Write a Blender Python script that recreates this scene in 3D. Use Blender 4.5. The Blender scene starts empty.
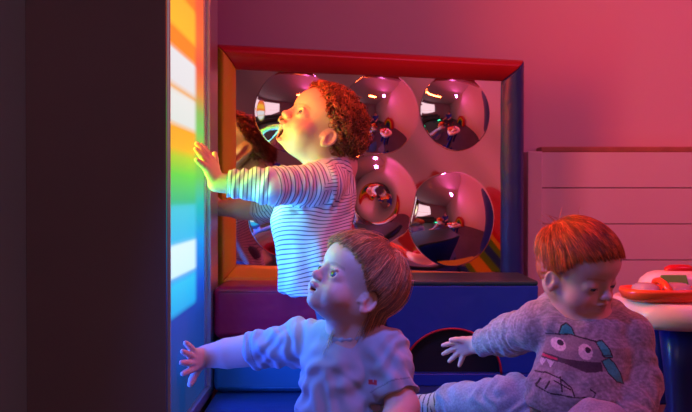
import bpy, math, random
import numpy as np
from mathutils import Vector, Matrix
random.seed(7); RNG = np.random.default_rng(7)
scene = bpy.context.scene
COL = scene.collection
F = 950.0; CX = 346.0; HZ = 195.0; CZ = 0.46
def P(px, py, d):                     # a point of the place, from a picture point and its distance
    return np.array([(px-CX)*d/F, d, CZ-(py-HZ)*d/F])
def N(v):
    v = np.asarray(v, float); return v/np.linalg.norm(v)

# ------------------------------------------------------------------ objects
def link(o, parent=None):
    COL.objects.link(o)
    if parent is not None: o.parent = parent
    return o
def tag(o, label=None, cat=None, group=None, kind=None):
    if label: o['label'] = label
    if cat: o['category'] = cat
    if group: o['group'] = group
    if kind: o['kind'] = kind
    return o
def empty(name, loc, rz=0.0):
    o = bpy.data.objects.new(name, None); link(o)
    o.empty_display_size = .05
    o.location = Vector(loc); o.rotation_euler = (0, 0, rz)
    bpy.context.view_layer.update()
    return o
def mesh_np(name, V, Fc, mat, parent=None, smooth=True, col=None, attrs=None, local=False):
    """V (n,3), Fc list of face arrays (m,k). World coordinates unless local."""
    V = np.asarray(V, np.float32)
    if parent is not None and not local:
        o0 = parent
        M = np.array(o0.matrix_world.inverted())
        V = V @ M[:3, :3].T.astype(np.float32) + M[:3, 3].astype(np.float32)
    if isinstance(Fc, np.ndarray): Fc = [Fc]
    me = bpy.data.meshes.new(name)
    me.vertices.add(len(V)); me.vertices.foreach_set('co', V.ravel())
    loops = np.concatenate([f.ravel() for f in Fc]).astype(np.int32)
    tot = np.concatenate([np.full(len(f), f.shape[1]) for f in Fc]).astype(np.int32)
    start = np.concatenate([[0], np.cumsum(tot)[:-1]]).astype(np.int32)
    me.loops.add(len(loops)); me.loops.foreach_set('vertex_index', loops)
    me.polygons.add(len(tot)); me.polygons.foreach_set('loop_start', start)
    me.polygons.foreach_set('loop_total', tot)
    me.polygons.foreach_set('use_smooth', np.full(len(tot), smooth))
    me.update(calc_edges=True); me.validate()
    if col is not None:
        a = me.color_attributes.new('col', 'FLOAT_COLOR', 'POINT')
        c = np.ones((len(V), 4), np.float32); c[:, :3] = col
        a.data.foreach_set('color', c.ravel())
    for k, v in (attrs or {}).items():
        a = me.attributes.new(k, 'FLOAT', 'POINT'); a.data.foreach_set('value', np.asarray(v, np.float32))
    if mat: me.materials.append(mat)
    o = bpy.data.objects.new(name, me); link(o, parent)
    return o

class MB:                              # simple mesh collector
    def __init__(s): s.v = []; s.f = []; s.n = 0
    def add(s, V, Fs):
        V = np.asarray(V, float); s.v.append(V)
        for f in Fs: s.f.append([i+s.n for i in f])
        s.n += len(V); return s
    def build(s, name, mat, parent=None, smooth=False, bevel=0, sub=0, seg=3):
        V = np.concatenate(s.v)
        byk = {}
        for f in s.f: byk.setdefault(len(f), []).append(f)
        o = mesh_np(name, V, [np.array(x) for x in byk.values()], mat, parent, smooth)
        if bevel:
            m = o.modifiers.new('bevel', 'BEVEL'); m.width = bevel; m.segments = seg; m.limit_method = 'ANGLE'
            m.harden_normals = True
            o.data.polygons.foreach_set('use_smooth', [True]*len(o.data.polygons))
        if sub:
            m = o.modifiers.new('sub', 'SUBSURF'); m.levels = sub; m.render_levels = sub
        return o
    def box(s, x0, x1, y0, y1, z0, z1, R=None, o=(0, 0, 0)):
        V = np.array([[x, y, z] for x in (x0, x1) for y in (y0, y1) for z in (z0, z1)], float)
        if R is not None: V = V @ np.asarray(R).T
        V = V + np.asarray(o)
        return s.add(V, [(0, 1, 3, 2), (4, 6, 7, 5), (0, 4, 5, 1), (2, 3, 7, 6), (0, 2, 6, 4), (1, 5, 7, 3)])
    def prism(s, pts, a, b, n=None):   # closed outline pts (k,3) moved from a to b (offset vectors)
        pts = np.asarray(pts, float); k = len(pts)
        V = np.concatenate([pts+np.asarray(a), pts+np.asarray(b)])
        Fs = [tuple(range(k))[::-1], tuple(range(k, 2*k))]+[(i, (i+1) % k, k+(i+1) % k, k+i) for i in range(k)]
        return s.add(V, Fs)
    def tube(s, pts, r, sides=10, cap=True):
        pts = np.asarray(pts, float); n = len(pts); r = np.broadcast_to(np.asarray(r, float), (n,))
        T = np.gradient(pts, axis=0); T /= np.linalg.norm(T, axis=1)[:, None]
        up = np.array([0, 0, 1.]) if abs(T[0][2]) < .9 else np.array([1., 0, 0])
        V = []
        A = N(np.cross(T[0], up))
        for i in range(n):
            A = N(A-T[i]*np.dot(A, T[i])); B = np.cross(T[i], A)
            for j in range(sides):
                t = 2*math.pi*j/sides
                V.append(pts[i]+r[i]*(math.cos(t)*A+math.sin(t)*B))
        Fs = [(i*sides+j, i*sides+(j+1) % sides, (i+1)*sides+(j+1) % sides, (i+1)*sides+j) for i in range(n-1) for j in range(sides)]
        if cap: Fs += [tuple(range(sides))[::-1], tuple(range((n-1)*sides, n*sides))]
        return s.add(V, Fs)
    def lathe(s, prof, c, axis=(0, 0, 1), sides=32, sx=1, sy=1):
        ax = N(axis); up = np.array([1., 0, 0]) if abs(ax[0]) < .9 else np.array([0, 1., 0])
        A = N(np.cross(ax, up)); A = N(up-ax*np.dot(up, ax)); B = np.cross(ax, A)
        V = []
        for r, h in prof:
            for j in range(sides):
                t = 2*math.pi*j/sides
                V.append(np.asarray(c)+ax*h+r*(sx*math.cos(t)*A+sy*math.sin(t)*B))
        n = len(prof)
        Fs = [(i*sides+j, i*sides+(j+1) % sides, (i+1)*sides+(j+1) % sides, (i+1)*sides+j) for i in range(n-1) for j in range(sides)]
        Fs += [tuple(range(sides))[::-1], tuple(range((n-1)*sides, n*sides))]
        return s.add(V, Fs)

# ------------------------------------------------------------------ materials
def mat(name, col=(.5, .5, .5), rough=.6, metal=0, spec=.5, bump=None, var=None, attr=False, sss=0, sheen=0, coat=0, emit=None):
    m = bpy.data.materials.new(name); m.use_nodes = True
    nt = m.node_tree; b = nt.nodes['Principled BSDF']
    b.inputs['Base Color'].default_value = (*col, 1); b.inputs['Roughness'].default_value = rough
    b.inputs['Metallic'].default_value = metal; b.inputs['Specular IOR Level'].default_value = spec
    if sss:
        b.inputs['Subsurface Weight'].default_value = sss; b.inputs['Subsurface Radius'].default_value = (1, .35, .2)
        b.inputs['Subsurface Scale'].default_value = .008
    if sheen: b.inputs['Sheen Weight'].default_value = sheen
    if coat: b.inputs['Coat Weight'].default_value = coat
    src = None
    tc = nt.nodes.new('ShaderNodeTexCoord')
    if attr:
        a = nt.nodes.new('ShaderNodeAttribute'); a.attribute_name = 'col'; src = a.outputs['Color']
    if var:                             # (scale, amount)
        n = nt.nodes.new('ShaderNodeTexNoise'); n.inputs['Scale'].default_value = var[0]; n.inputs['Detail'].default_value = 4
        nt.links.new(tc.outputs['Object'], n.inputs['Vector'])
        mr = nt.nodes.new('ShaderNodeMapRange'); mr.inputs['From Min'].default_value = .3; mr.inputs['From Max'].default_value = .7
        mr.inputs['To Min'].default_value = 1-var[1]; mr.inputs['To Max'].default_value = 1+var[1]
        nt.links.new(n.outputs['Fac'], mr.inputs['Value'])
        vm = nt.nodes.new('ShaderNodeVectorMath'); vm.operation = 'SCALE'
        if src: nt.links.new(src, vm.inputs[0])
        else: vm.inputs[0].default_value = col
        nt.links.new(mr.outputs['Result'], vm.inputs['Scale']); src = vm.outputs[0]
    if src: nt.links.new(src, b.inputs['Base Color'])
    if bump:                            # (scale, strength, distance)
        n = nt.nodes.new('ShaderNodeTexNoise'); n.inputs['Scale'].default_value = bump[0]; n.inputs['Detail'].default_value = 3
        nt.links.new(tc.outputs['Object'], n.inputs['Vector'])
        bp = nt.nodes.new('ShaderNodeBump'); bp.inputs['Strength'].default_value = bump[1]; bp.inputs['Distance'].default_value = bump[2]
        nt.links.new(n.outputs['Fac'], bp.inputs['Height']); nt.links.new(bp.outputs[0], b.inputs['Normal'])
    if emit:
        b.inputs['Emission Color'].default_value = (*emit[0], 1); b.inputs['Emission Strength'].default_value = emit[1]
    return m
M = {}
M['wall'] = mat('painted_wall', (.74, .56, .62), .7, bump=(60, .1, .002))
M['grey_board'] = mat('dark_grey_board', (.125, .135, .130), .6, var=(3, .08))
M['grey_wall'] = mat('grey_wall', (.26, .30, .36), .7, var=(2, .05))
M['floor'] = mat('dark_floor', (.06, .05, .06), .5, var=(8, .2))
M['blue_vinyl'] = mat('blue_vinyl', (.010, .055, .36), .36, bump=(6, .6, .02))
M['mid_blue_vinyl'] = mat('mid_blue_vinyl', (.03, .24, .40), .4, bump=(7, .6, .02))
M['mat_vinyl'] = mat('mat_vinyl', (.012, .07, .20), .5, bump=(6, .5, .02))
M['navy_vinyl'] = mat('navy_vinyl', (.012, .035, .20), .35, bump=(14, .5, .01))
M['red_vinyl'] = mat('red_vinyl', (.42, .010, .018), .38, bump=(10, .4, .01))
M['maroon_vinyl'] = mat('maroon_vinyl', (.50, .008, .065), .34, bump=(8, .6, .02))
M['yellow_vinyl'] = mat('yellow_vinyl', (.60, .38, .02), .38, bump=(10, .4, .01))
M['green_vinyl'] = mat('green_vinyl', (.015, .07, .06), .42, bump=(10, .4, .01))
M['black_vinyl'] = mat('black_vinyl', (.008, .01, .012), .5)
M['mirror'] = mat('mirror_acrylic', (.80, .78, .80), .04, metal=1)
M['white_paint'] = mat('white_painted_wood', (.72, .66, .70), .5, bump=(40, .1, .002))
M['wood'] = mat('wood_ledge', (.42, .2, .12), .5, var=(20, .15))
M['alu'] = mat('aluminium_frame', (.55, .55, .60), .28, metal=.8)
M['white_plastic'] = mat('white_plastic', (.78, .70, .66), .28)
M['orange_plastic'] = mat('orange_plastic', (.85, .10, .02), .28)
M['red_plastic'] = mat('red_plastic', (.6, .01, .02), .3)
M['green_plastic'] = mat('green_plastic', (.10, .34, .02), .3)
M['amber_plastic'] = mat('amber_plastic', (.55, .16, .01), .3)
M['blue_plastic'] = mat('blue_plastic', (.01, .03, .25), .3)
M['clear_plastic'] = mat('tinted_clear_plastic', (.45, .38, .42), .12)
M['skin'] = mat('skin', (.7, .45, .35), .48, attr=True, sss=.25, spec=.4)
M['hair'] = mat('hair', (.3, .12, .05), .42, attr=True, spec=.5)
M['cloth'] = mat('knitted_cotton', (.6, .6, .6), .85, attr=True, sheen=.25, bump=(900, .25, .0006))
def striped():
    m = mat('striped_cotton', (.6, .6, .6), .85, sheen=.2, bump=(900, .25, .0006)); nt = m.node_tree
    at = nt.nodes.new('ShaderNodeAttribute'); at.attribute_name = 'u'
    def op(o, s, v, w=None):
        n = nt.nodes.new('ShaderNodeMath'); n.operation = o; nt.links.new(s, n.inputs[0])
        if v is not None: n.inputs[1].default_value = v
        return n.outputs[0]
    x = op('FRACT', op('MULTIPLY', at.outputs['Fac'], 1/.0084), None); x = op('ABSOLUTE', op('SUBTRACT', x, .5), None)
    r = nt.nodes.new('ShaderNodeMapRange'); r.inputs['From Min'].default_value = .32; r.inputs['From Max'].default_value = .42; nt.links.new(x, r.inputs['Value'])
    mx = nt.nodes.new('ShaderNodeMix'); mx.data_type = 'RGBA'; nt.links.new(r.outputs['Result'], mx.inputs['Factor'])
    mx.inputs['A'].default_value = (.62, .62, .64, 1); mx.inputs['B'].default_value = (.07, .07, .12, 1)
    nt.links.new(mx.outputs['Result'], nt.nodes['Principled BSDF'].inputs['Base Color']); return m
M['striped'] = striped()
M['marl'] = mat('marl_cotton', (.4, .4, .4), .9, attr=True, sheen=.3, var=(260, .22), bump=(700, .3, .0006))

# ------------------------------------------------------------------ implicit bodies
class Field:
    def __init__(s, lo, hi, h):
        s.h = h; s.lo = np.asarray(lo, float)
        s.n = np.ceil((np.asarray(hi)-s.lo)/h).astype(int)+1
        s.F = np.full(s.n, .05, np.float32)
    def _sub(s, lo, hi):
        a = np.clip(np.floor((lo-s.lo)/s.h).astype(int), 0, s.n); b = np.clip(np.ceil((hi-s.lo)/s.h).astype(int)+1, 0, s.n)
        if (b <= a).any(): return None
        sl = tuple(slice(a[i], b[i]) for i in range(3))
        g = [(s.lo[i]+s.h*np.arange(a[i], b[i])).astype(np.float32) for i in range(3)]
        return sl, g[0][:, None, None], g[1][None, :, None], g[2][None, None, :]
    def _comb(s, sl, d, k, op):
        A = s.F[sl]
        if op == 'add':
            h = np.clip(.5+.5*(A-d)/k, 0, 1); s.F[sl] = A*(1-h)+d*h-k*h*(1-h)
        else:
            h = np.clip(.5-.5*(A+d)/k, 0, 1); s.F[sl] = A*(1-h)-d*h+k*h*(1-h)
    def ell(s, c, r, R=None, k=.01, op='add'):
        c = np.asarray(c, float); r = np.asarray(r, float)*np.ones(3); m = r.max()+k+3*s.h
        S = s._sub(c-m, c+m)
        if S is None: return s
        sl, x, y, z = S
        x = x-c[0]; y = y-c[1]; z = z-c[2]
        if R is not None:
            R = np.asarray(R)
            x, y, z = [x*R[0, i]+y*R[1, i]+z*R[2, i] for i in range(3)]
        k0 = np.sqrt((x/r[0])**2+(y/r[1])**2+(z/r[2])**2); k1 = np.sqrt((x/r[0]**2)**2+(y/r[1]**2)**2+(z/r[2]**2)**2)+1e-9
        s._comb(sl, (k0*(k0-1)/k1).astype(np.float32), k, op); return s
    def cone(s, a, b, ra, rb, k=.01, op='add', flat=None):
        a = np.asarray(a, float); b = np.asarray(b, float); m = max(ra, rb)+k+3*s.h
        S = s._sub(np.minimum(a, b)-m, np.maximum(a, b)+m)
        if S is None: return s
        sl, x, y, z = S; u = b-a; L2 = max(np.dot(u, u), 1e-9)
        t = np.clip(((x-a[0])*u[0]+(y-a[1])*u[1]+(z-a[2])*u[2])/L2, 0, 1)
        d = np.sqrt((x-a[0]-t*u[0])**2+(y-a[1]-t*u[1])**2+(z-a[2]-t*u[2])**2)-(ra+(rb-ra)*t)
        s._comb(sl, d.astype(np.float32), k, op); return s
    def chain(s, pts, rs, k=.01, k2=None):
        for i in range(len(pts)-1): s.cone(pts[i], pts[i+1], rs[i], rs[i+1], k if i else (k2 or k))
        return s
    def cut(s, p, n, k=.003):            # remove the half space beyond p in direction n
        n = N(n); g = [(s.lo[i]+s.h*np.arange(s.n[i])).astype(np.float32) for i in range(3)]
        d = (g[0][:, None, None]-p[0])*n[0]+(g[1][None, :, None]-p[1])*n[1]+(g[2][None, None, :]-p[2])*n[2]
        np.maximum(s.F, d.astype(np.float32), out=s.F); return s
    def mesh(s):
        F_ = s.F; I = F_ < 0
        I[0], I[-1] = False, False; I[:, 0] = False; I[:, -1] = False; I[:, :, 0] = False; I[:, :, -1] = False
        F_ = np.where(I, F_, np.maximum(F_, 1e-5))
        c = np.zeros(tuple(d-1 for d in I.shape), np.uint8)
        off = [(a, b, e) for a in (0, 1) for b in (0, 1) for e in (0, 1)]
        sh = c.shape
        for a, b, e in off: c += I[a:a+sh[0], b:b+sh[1], e:e+sh[2]]
        act = (c > 0) & (c < 8); ii = np.argwhere(act)
        idx = np.full(sh, -1, np.int32); idx[act] = np.arange(len(ii))
        vals = np.stack([F_[ii[:, 0]+a, ii[:, 1]+b, ii[:, 2]+e] for a, b, e in off], 1)
        acc = np.zeros((len(ii), 3)); cnt = np.zeros(len(ii)); O = np.array(off, float)
        for i in range(8):
            for j in range(i+1, 8):
                if np.abs(O[i]-O[j]).sum() != 1: continue
                m = (vals[:, i] < 0) != (vals[:, j] < 0)
                t = np.where(m, vals[:, i]/np.where(m, vals[:, i]-vals[:, j], 1), 0)
                acc += m[:, None]*(O[i]+t[:, None]*(O[j]-O[i])); cnt += m
        V = s.lo+s.h*(ii+acc/cnt[:, None])
        Q = []
        for ax in range(3):
            o1, o2 = (ax+1) % 3, (ax+2) % 3
            A = np.moveaxis(I, [ax, o1, o2], [0, 1, 2]); D = np.moveaxis(idx, [ax, o1, o2], [0, 1, 2])
            ch = A[:-1, 1:-1, 1:-1] != A[1:, 1:-1, 1:-1]; e = np.argwhere(ch)
            if not len(e): continue
            a, b, g = e[:, 0], e[:, 1]+1, e[:, 2]+1
            q = np.stack([D[a, b-1, g-1], D[a, b, g-1], D[a, b, g], D[a, b-1, g]], 1)
            ins = A[a, b, g]; q[~ins] = q[~ins][:, ::-1]
            Q.append(q)
        Q = np.concatenate(Q); Q = Q[(Q >= 0).all(1)]
        return V, Q
def normals(V, Q):
    n = np.cross(V[Q[:, 2]]-V[Q[:, 0]], V[Q[:, 3]]-V[Q[:, 1]]) if Q.shape[1] == 4 else np.cross(V[Q[:, 1]]-V[Q[:, 0]], V[Q[:, 2]]-V[Q[:, 0]])
    a = np.zeros_like(V)
    for i in range(Q.shape[1]):
        for c in range(3): a[:, c] += np.bincount(Q[:, i], n[:, c], len(V))
    return a/(np.linalg.norm(a, axis=1)[:, None]+1e-12)
def relax(V, Q, it=1, f=.5):
    for _ in range(it):
        a = np.zeros_like(V); c = np.zeros(len(V))
        for i in range(4):
            j = (i+1) % 4
            for x in range(3):
                a[:, x] += np.bincount(Q[:, i], V[Q[:, j], x], len(V))+np.bincount(Q[:, j], V[Q[:, i], x], len(V))
            c += np.bincount(Q[:, i], minlength=len(V))+np.bincount(Q[:, j], minlength=len(V))
        V = V*(1-f)+f*a/np.maximum(c, 1)[:, None]
    return V
def keep_big(V, Q):                       # largest connected piece only
    lab = np.arange(len(V))
    for _ in range(200):
        m = lab[Q].min(1); new = lab.copy()
        for i in range(4): np.minimum.at(new, Q[:, i], m)
        new = new[new]
        if (new == lab).all(): break
        lab = new
    u, c = np.unique(lab, return_counts=True); L = u[c.argmax()]
    kv = lab == L; mp = np.cumsum(kv)-1
    return V[kv], mp[Q[kv[Q[:, 0]]]]
def snoise(p, sc, seed=0, n=7):           # smooth pseudo noise from warped sines, roughly -1..1
    r = np.random.default_rng(seed); p = p*sc; o = np.zeros(len(p))
    w = p+.7*np.sin(p[:, [1, 2, 0]]*1.3+r.uniform(0, 6, 3))
    for _ in range(n):
        d = r.normal(size=3); d *= r.uniform(.7, 1.6)/np.linalg.norm(d)
        o += np.sin(w@d*2*math.pi+r.uniform(0, 6.3))
    return o/math.sqrt(n)/1.2
def along(V, chain):                      # arclength along, distance off the nearest segment of a polyline
    best = np.full(len(V), 1e9); s = np.zeros(len(V)); L = 0
    for a, b in zip(chain[:-1], chain[1:]):
        a = np.asarray(a); u = np.asarray(b)-a; l = np.linalg.norm(u); t = (V-a)@u/l**2; tc = np.clip(t, 0, 1)
        d = np.linalg.norm(V-a-tc[:, None]*u, axis=1); m = d < best
        best[m] = d[m]; s[m] = L+l*tc[m]; L += l
    return s, best

def frame(fwd, up=(0, 0, 1), roll=0):
    f = N(fwd); l = N(np.cross(up, f)); u = np.cross(f, l)
    c, s_ = math.cos(roll), math.sin(roll)
    l, u = c*l+s_*u, c*u-s_*l
    return np.stack([f, l, u], 1)           # columns forward, left, up

class Head:
    def __init__(s, origin, R, sc=1.0, mouth=0.0, lid=1.0, gaze=(1, 0, 0), ear=.9):
        s.ear = ear; s.o = np.asarray(origin, float); s.R = R; s.s = sc; s.mouth = mouth; s.lid = lid; s.gaze = gaze
    def w(s, p): return s.o+s.s*(s.R@np.asarray(p, float))
    def local(s, V): return ((V-s.o)@s.R)/s.s
    def sculpt(s, f):
        def e(c, r, k=.012, op='add', Rl=None):
            R = s.R if Rl is None else s.R@Rl
            f.ell(s.w(c), np.asarray(r)*s.s, R, k*s.s, op)
        def cn(a, b, ra, rb, k=.006, op='add'): f.cone(s.w(a), s.w(b), ra*s.s, rb*s.s, k*s.s, op)
        e((-.012, 0, .028), (.082, .067, .066), .02)
        e((.026, 0, .030), (.047, .055, .044), .02)
        e((.018, 0, -.026), (.050, .053, .052), .02)
        for q in (1, -1):
            e((.037, q*.031, -.038), (.027, .025, .025), .014)
        e((.022, 0, -.056), (.036, .033, .023), .02)
        e((.053, 0, -.066), (.015, .017, .012), .012)
        e((.060, 0, -.044), (.012, .022, .014), .012)     # muzzle
        for q in (1, -1):
            e((.082, q*.028, -.006), (.014, .018, .011), .014, 'sub')
            e((.0530, q*.028, -.007), (.0147, .0162, .0138), .006)
            z0 = -.0065-.004*(1-s.lid)
            e((.071, q*.029, z0), (.013, .0125, .0055*s.lid+.0006), .0016, 'sub')
            if s.lid > .5: e((.0665, q*.029, z0+.009), (.0035, .013, .0018), .004)     # upper lid fold
        cn((.066, 0, .004), (.0785, 0, -.021), .006, .0060, .010)
        e((.0800, 0, -.0225), (.0080, .0080, .0075), .006)
        for q in (1, -1):
            e((.0745, q*.0080, -.0250), (.0068, .0050, .0050), .004)
            e((.0800, q*.0044, -.0305), (.0040, .0026, .0030), .002, 'sub')
        m = s.mouth
        e((.0715, 0, -.0405), (.0062, .0140, .0045), .004)
        for q in (1, -1): e((.0750, q*.004, -.0392), (.003, .006, .003), .004)
        if m > 0:
            e((.064-.004*m, 0, -.0500-.016*m), (.0070, .0130, .0045), .005)
            e((.072, 0, -.0460-.0095*m), (.026, .0130, .0025+.0085*m), .002, 'sub')
        else:
            e((.0690, 0, -.0505), (.0068, .0110, .0042), .004)
            e((.083, 0, -.0455), (.0125, .0125, .0010), .0014, 'sub')
        # ears: flat bowl, rim, lobe
        for q in (1, -1):
            c = np.array([-.010, q*.0585, -.020]); ang = .25
            def ep(t, rx=.0138, rz=.0215, out=.0115):
                x = -rx*math.cos(t)*s.ear; z = rz*math.sin(t)*s.ear; out = out*s.ear; rx = rx*s.ear
                return c+np.array([x*math.cos(ang)-z*math.sin(ang)*1.0, q*(out*(.45-.55*x/rx)), z*math.cos(ang)+x*math.sin(ang)])
            e((-.014, q*.034, -.024), (.036, .024, .036), .012)
            e(c+np.array([-.001, q*.001, 0]), (.0135*s.ear, .009, .0195*s.ear), .004)
            ts = np.linspace(-1.3, 3.6, 12)
            pts = [ep(t) for t in ts]
            for a, b in zip(pts[:-1], pts[1:]): cn(a, b, .0036, .0036, .0025)
            e(c+np.array([.003, q*.006, -.0185*s.ear]), (.006, .0038, .007), .005)
            e(c+np.array([.000, q*.0115, .001]), (.0082*s.ear, .0055, .0130*s.ear), .003, 'sub')
            e(c+np.array([.008, q*.004, -.003]), (.004, .004, .006), .003)
    def paint(s, V, C, lip=(.62, .24, .20), brow=None, mouthcol=(.10, .015, .015)):
        L = s.local(V); x, y, z = L.T
        def blob(c, r):
            return np.exp(-(((L-np.array(c))/np.array(r))**2).sum(1))
        ch = sum(blob((.055, q*.036, -.036), (.03, .022, .020)) for q in (1, -1))
        C[:] = C*(1-.25*ch[:, None])+np.array([.72, .28, .22])*.25*ch[:, None]
        nz = blob((.088, 0, -.026), (.012, .012, .010)); C[:] = C*(1-.3*nz[:, None])+np.array([.75, .28, .22])*.3*nz[:, None]
        m = s.mouth
        if m > 0:
            r1 = (((L-[.074, 0, -.0400])/[.012, .0165, .0058])**2).sum(1) < 1
            r2 = (((L-[.064-.004*m, 0, -.0500-.016*m])/[.012, .0145, .0056])**2).sum(1) < 1
        else:
            r1 = (((L-[.074, 0, -.0410])/[.009, .0130, .0044])**2).sum(1) < 1
            r2 = (((L-[.072, 0, -.0505])/[.009, .0110, .0046])**2).sum(1) < 1
        C[r1 | r2] = lip
        if m > 0:
            ins = (((L-[.070, 0, -.0460-.0095*m])/[.032, .0125, .0022+.0082*m])**2).sum(1) < 1
            C[ins & (x < .0700)] = mouthcol
        if brow is not None:
            for q in (1, -1):
                d = np.abs(z-(.0125-.22*(np.abs(q*y-.028))**1.0*.6)); b = (d < .0026) & (q*y > .012) & (q*y < .044) & (x > .02)
                C[b] = C[b]*.45+np.array(brow)*.55
        er = sum(blob((-.010, q*.068, -.020), (.02, .012, .026)) for q in (1, -1))
        C[:] = C*(1-.35*er[:, None])+np.array([.78, .30, .22])*.35*er[:, None]
    def eyes(s, parent, iris=(.10, .16, .22)):
        for q in (1, -1):
            c = s.w((.0532, q*.028, -.0068)); r = .0130*s.s
            n = 24; V = []; Cc = []
            g = N(s.R@N(np.array(s.gaze)+np.array([0, q*.06, 0]))); A = N(np.cross(g, (0, 0, 1))); B = np.cross(g, A)
            T = np.concatenate([np.linspace(0, .30, 4), [.34, .42, .55, .66, .70, .76, .9], np.linspace(1.1, math.pi, 9)])
            for t in T:
                for j in range(n):
                    a = 2*math.pi*j/n; rr = r*(1.05 if t < .5 else 1.0)
                    V.append(c+rr*(math.cos(t)*g+math.sin(t)*(math.cos(a)*A+math.sin(a)*B)))
                    Cc.append((.004, .004, .005) if t < .32 else (iris if t < .64 else ((.03, .03, .04) if t < .68 else (.72, .66, .66))))
            Q = np.array([(i*n+j, i*n+(j+1) % n, (i+1)*n+(j+1) % n, (i+1)*n+j) for i in range(len(T)-1) for j in range(n)])
            mesh_np('eye', np.array(V), Q[:, ::-1], M['eye'], parent, True, np.array(Cc))
M['eye'] = mat('eye', (.8, .8, .8), .12, attr=True, spec=.35)

def hairline(az, kind=0):
    a = np.abs(az)
    xs = [0, .5, .95, 1.25, 1.55, 1.85, 2.3, math.pi]
    zs = {0: [.070, .062, .040, .014, .006, -.030, -.050, -.055],
          1: [.060, .055, .042, .020, .004, -.024, -.045, -.050],
          2: [.068, .064, .052, .026, .004, -.018, -.034, -.040]}[kind]
    return np.interp(a, xs, zs)
def hair_cap(head, parent, kind, col, name='hair', lift=.004, bumps=.0015, seed=1, extra=None, strands=None):
    s = head; h = .0022
    lo = s.o-.14*s.s; hi = s.o+.14*s.s
    f = Field(lo, hi, h)
    f.ell(s.w((-.012, 0, .028)), (np.array([.082, .067, .066])+lift)*s.s, s.R, .02)
    f.ell(s.w((.022, 0, .030)), (np.array([.047, .055, .044])+lift)*s.s, s.R, .02)
    f.ell(s.w((-.030, 0, -.012)), (np.array([.052, .055, .045])+lift)*s.s, s.R, .02)
    if extra: extra(f)
    V, Q = f.mesh(); nn = normals(V, Q); L = s.local(V)
    V = V+nn*(snoise(V, 70, seed)*bumps)[:, None]
    L = s.local(V); az = np.arctan2(L[:, 1], L[:, 0]); ok = L[:, 2] > hairline(az, kind)+.004*snoise(L, 90, 5)
    for q in (1, -1): ok &= (((L-np.array([-.009, q*.072, -.020]))/np.array([.018, .06, .024])/s.ear)**2).sum(1) > 1
    Q = Q[ok[Q].all(1)]; used = np.zeros(len(V), bool); used[Q.ravel()] = True; mp = np.cumsum(used)-1
    V = V[used]; Q = mp[Q]
    C = np.array(col)*(.85+.15*snoise(V, 120, seed+3))[:, None].clip(.5, 1.3)
    # strands (k, m, 3) tubes
    Vs = [V]; Qs = [Q]; Cs = [C]; n = len(V)
    for S, rad, sc in (strands or []):
        k, m, _ = S.shape
        T = np.gradient(S, axis=1); T /= np.linalg.norm(T, axis=2)[..., None]+1e-9
        ref = N(s.R[:, 0]*.3+s.R[:, 1]*.5+np.array([.2, .1, .7])); A = np.cross(T, ref); A /= np.linalg.norm(A, axis=2)[..., None]+1e-9
        B = np.cross(T, A); tp = rad*np.linspace(1, .35, m)[None, :, None]
        W = np.stack([S+tp*(math.cos(t)*A+math.sin(t)*B) for t in (0, 2.094, 4.189)], 2)    # k,m,3,3
        Vs.append(W.reshape(-1, 3))
        base = n+np.arange(k)[:, None, None]*m*3+np.arange(m-1)[None, :, None]*3
        j = np.arange(3)[None, None, :]; j2 = (j+1) % 3
        q = np.stack([base+j, base+j2, base+3+j2, base+3+j], -1).reshape(-1, 4); Qs.append(q)
        cc = np.array(col)*sc*(RNG.uniform(.35, 1.7, k)*(1+.6*snoise(S[:, m//2]-s.o, 55, 8)).clip(.35, 2.2))[:, None]  # random strand tone; paler clumps imitate highlights on the hair
        Cs.append(np.repeat(cc, m*3, 0)); n += k*m*3
    return mesh_np(name, np.concatenate(Vs), np.concatenate(Qs), M['hair'], parent, True, np.concatenate(Cs))
def scalp_roots(head, n, kind, lo=-.06, lift=.003, margin=.0):
    out = []
    E = np.array([.083, .068, .067])+lift; c = np.array([-.010, 0, .028])
    while len(out) < n:
        d = RNG.normal(size=(n*3, 3)); d /= np.linalg.norm(d, axis=1)[:, None]
        p = c+d*E; az = np.arctan2(p[:, 1], p[:, 0])
        ok = (p[:, 2] > hairline(az, kind)+margin)
        out = list(out)+list(p[ok])
    return np.array(out[:n]), E, c
def comb(head, roots, E, c, crown, steps, step, grav, lift=.012, stop=None, wave=.0, part=None, cling=-.02):
    """strands that run over the skull away from the crown and then hang"""
    p = roots.copy(); S = [p.copy()]; k = len(p); ph = RNG.uniform(0, 6, k); l0 = RNG.uniform(.2, 1, k); ln = RNG.uniform(.7, 1.1, k)
    gl = head.R.T@np.array([0, 0, -1.])
    dirn = None
    for i in range(steps):
        nrm = (p-c)/E**2; nrm /= np.linalg.norm(nrm, axis=1)[:, None]
        d = p-np.array(crown); d += RNG.normal(size=p.shape)*.010
        if part is not None: d = d+part
        d = d/np.linalg.norm(d, axis=1)[:, None]+gl*grav
        t = d-nrm*(d*nrm).sum(1)[:, None]; t /= np.linalg.norm(t, axis=1)[:, None]+1e-9
        if dirn is not None: t = .6*dirn+.4*t
        hang = (p[:, 2] < cling)[:, None]
        t = np.where(hang, .55*t+.45*gl, t); t /= np.linalg.norm(t, axis=1)[:, None]
        dirn = t
        p = p+t*step*ln[:, None]
        if wave: p = p+wave*np.sin(ph+i*.8)[:, None]*np.cross(t, nrm)
        q = (p-c)/E; r = np.linalg.norm(q, axis=1); want = 1+lift*l0*min(1, i/3)/.07
        fix = (p[:, 2] >= cling) | (r < want)
        p = np.where(fix[:, None], c+q/r[:, None]*want[:, None]*E, p)
        S.append(p.copy())
    S = np.stack(S, 1)
    if stop is not None: pass
    return head.o+head.s*(S@head.R.T)

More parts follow.
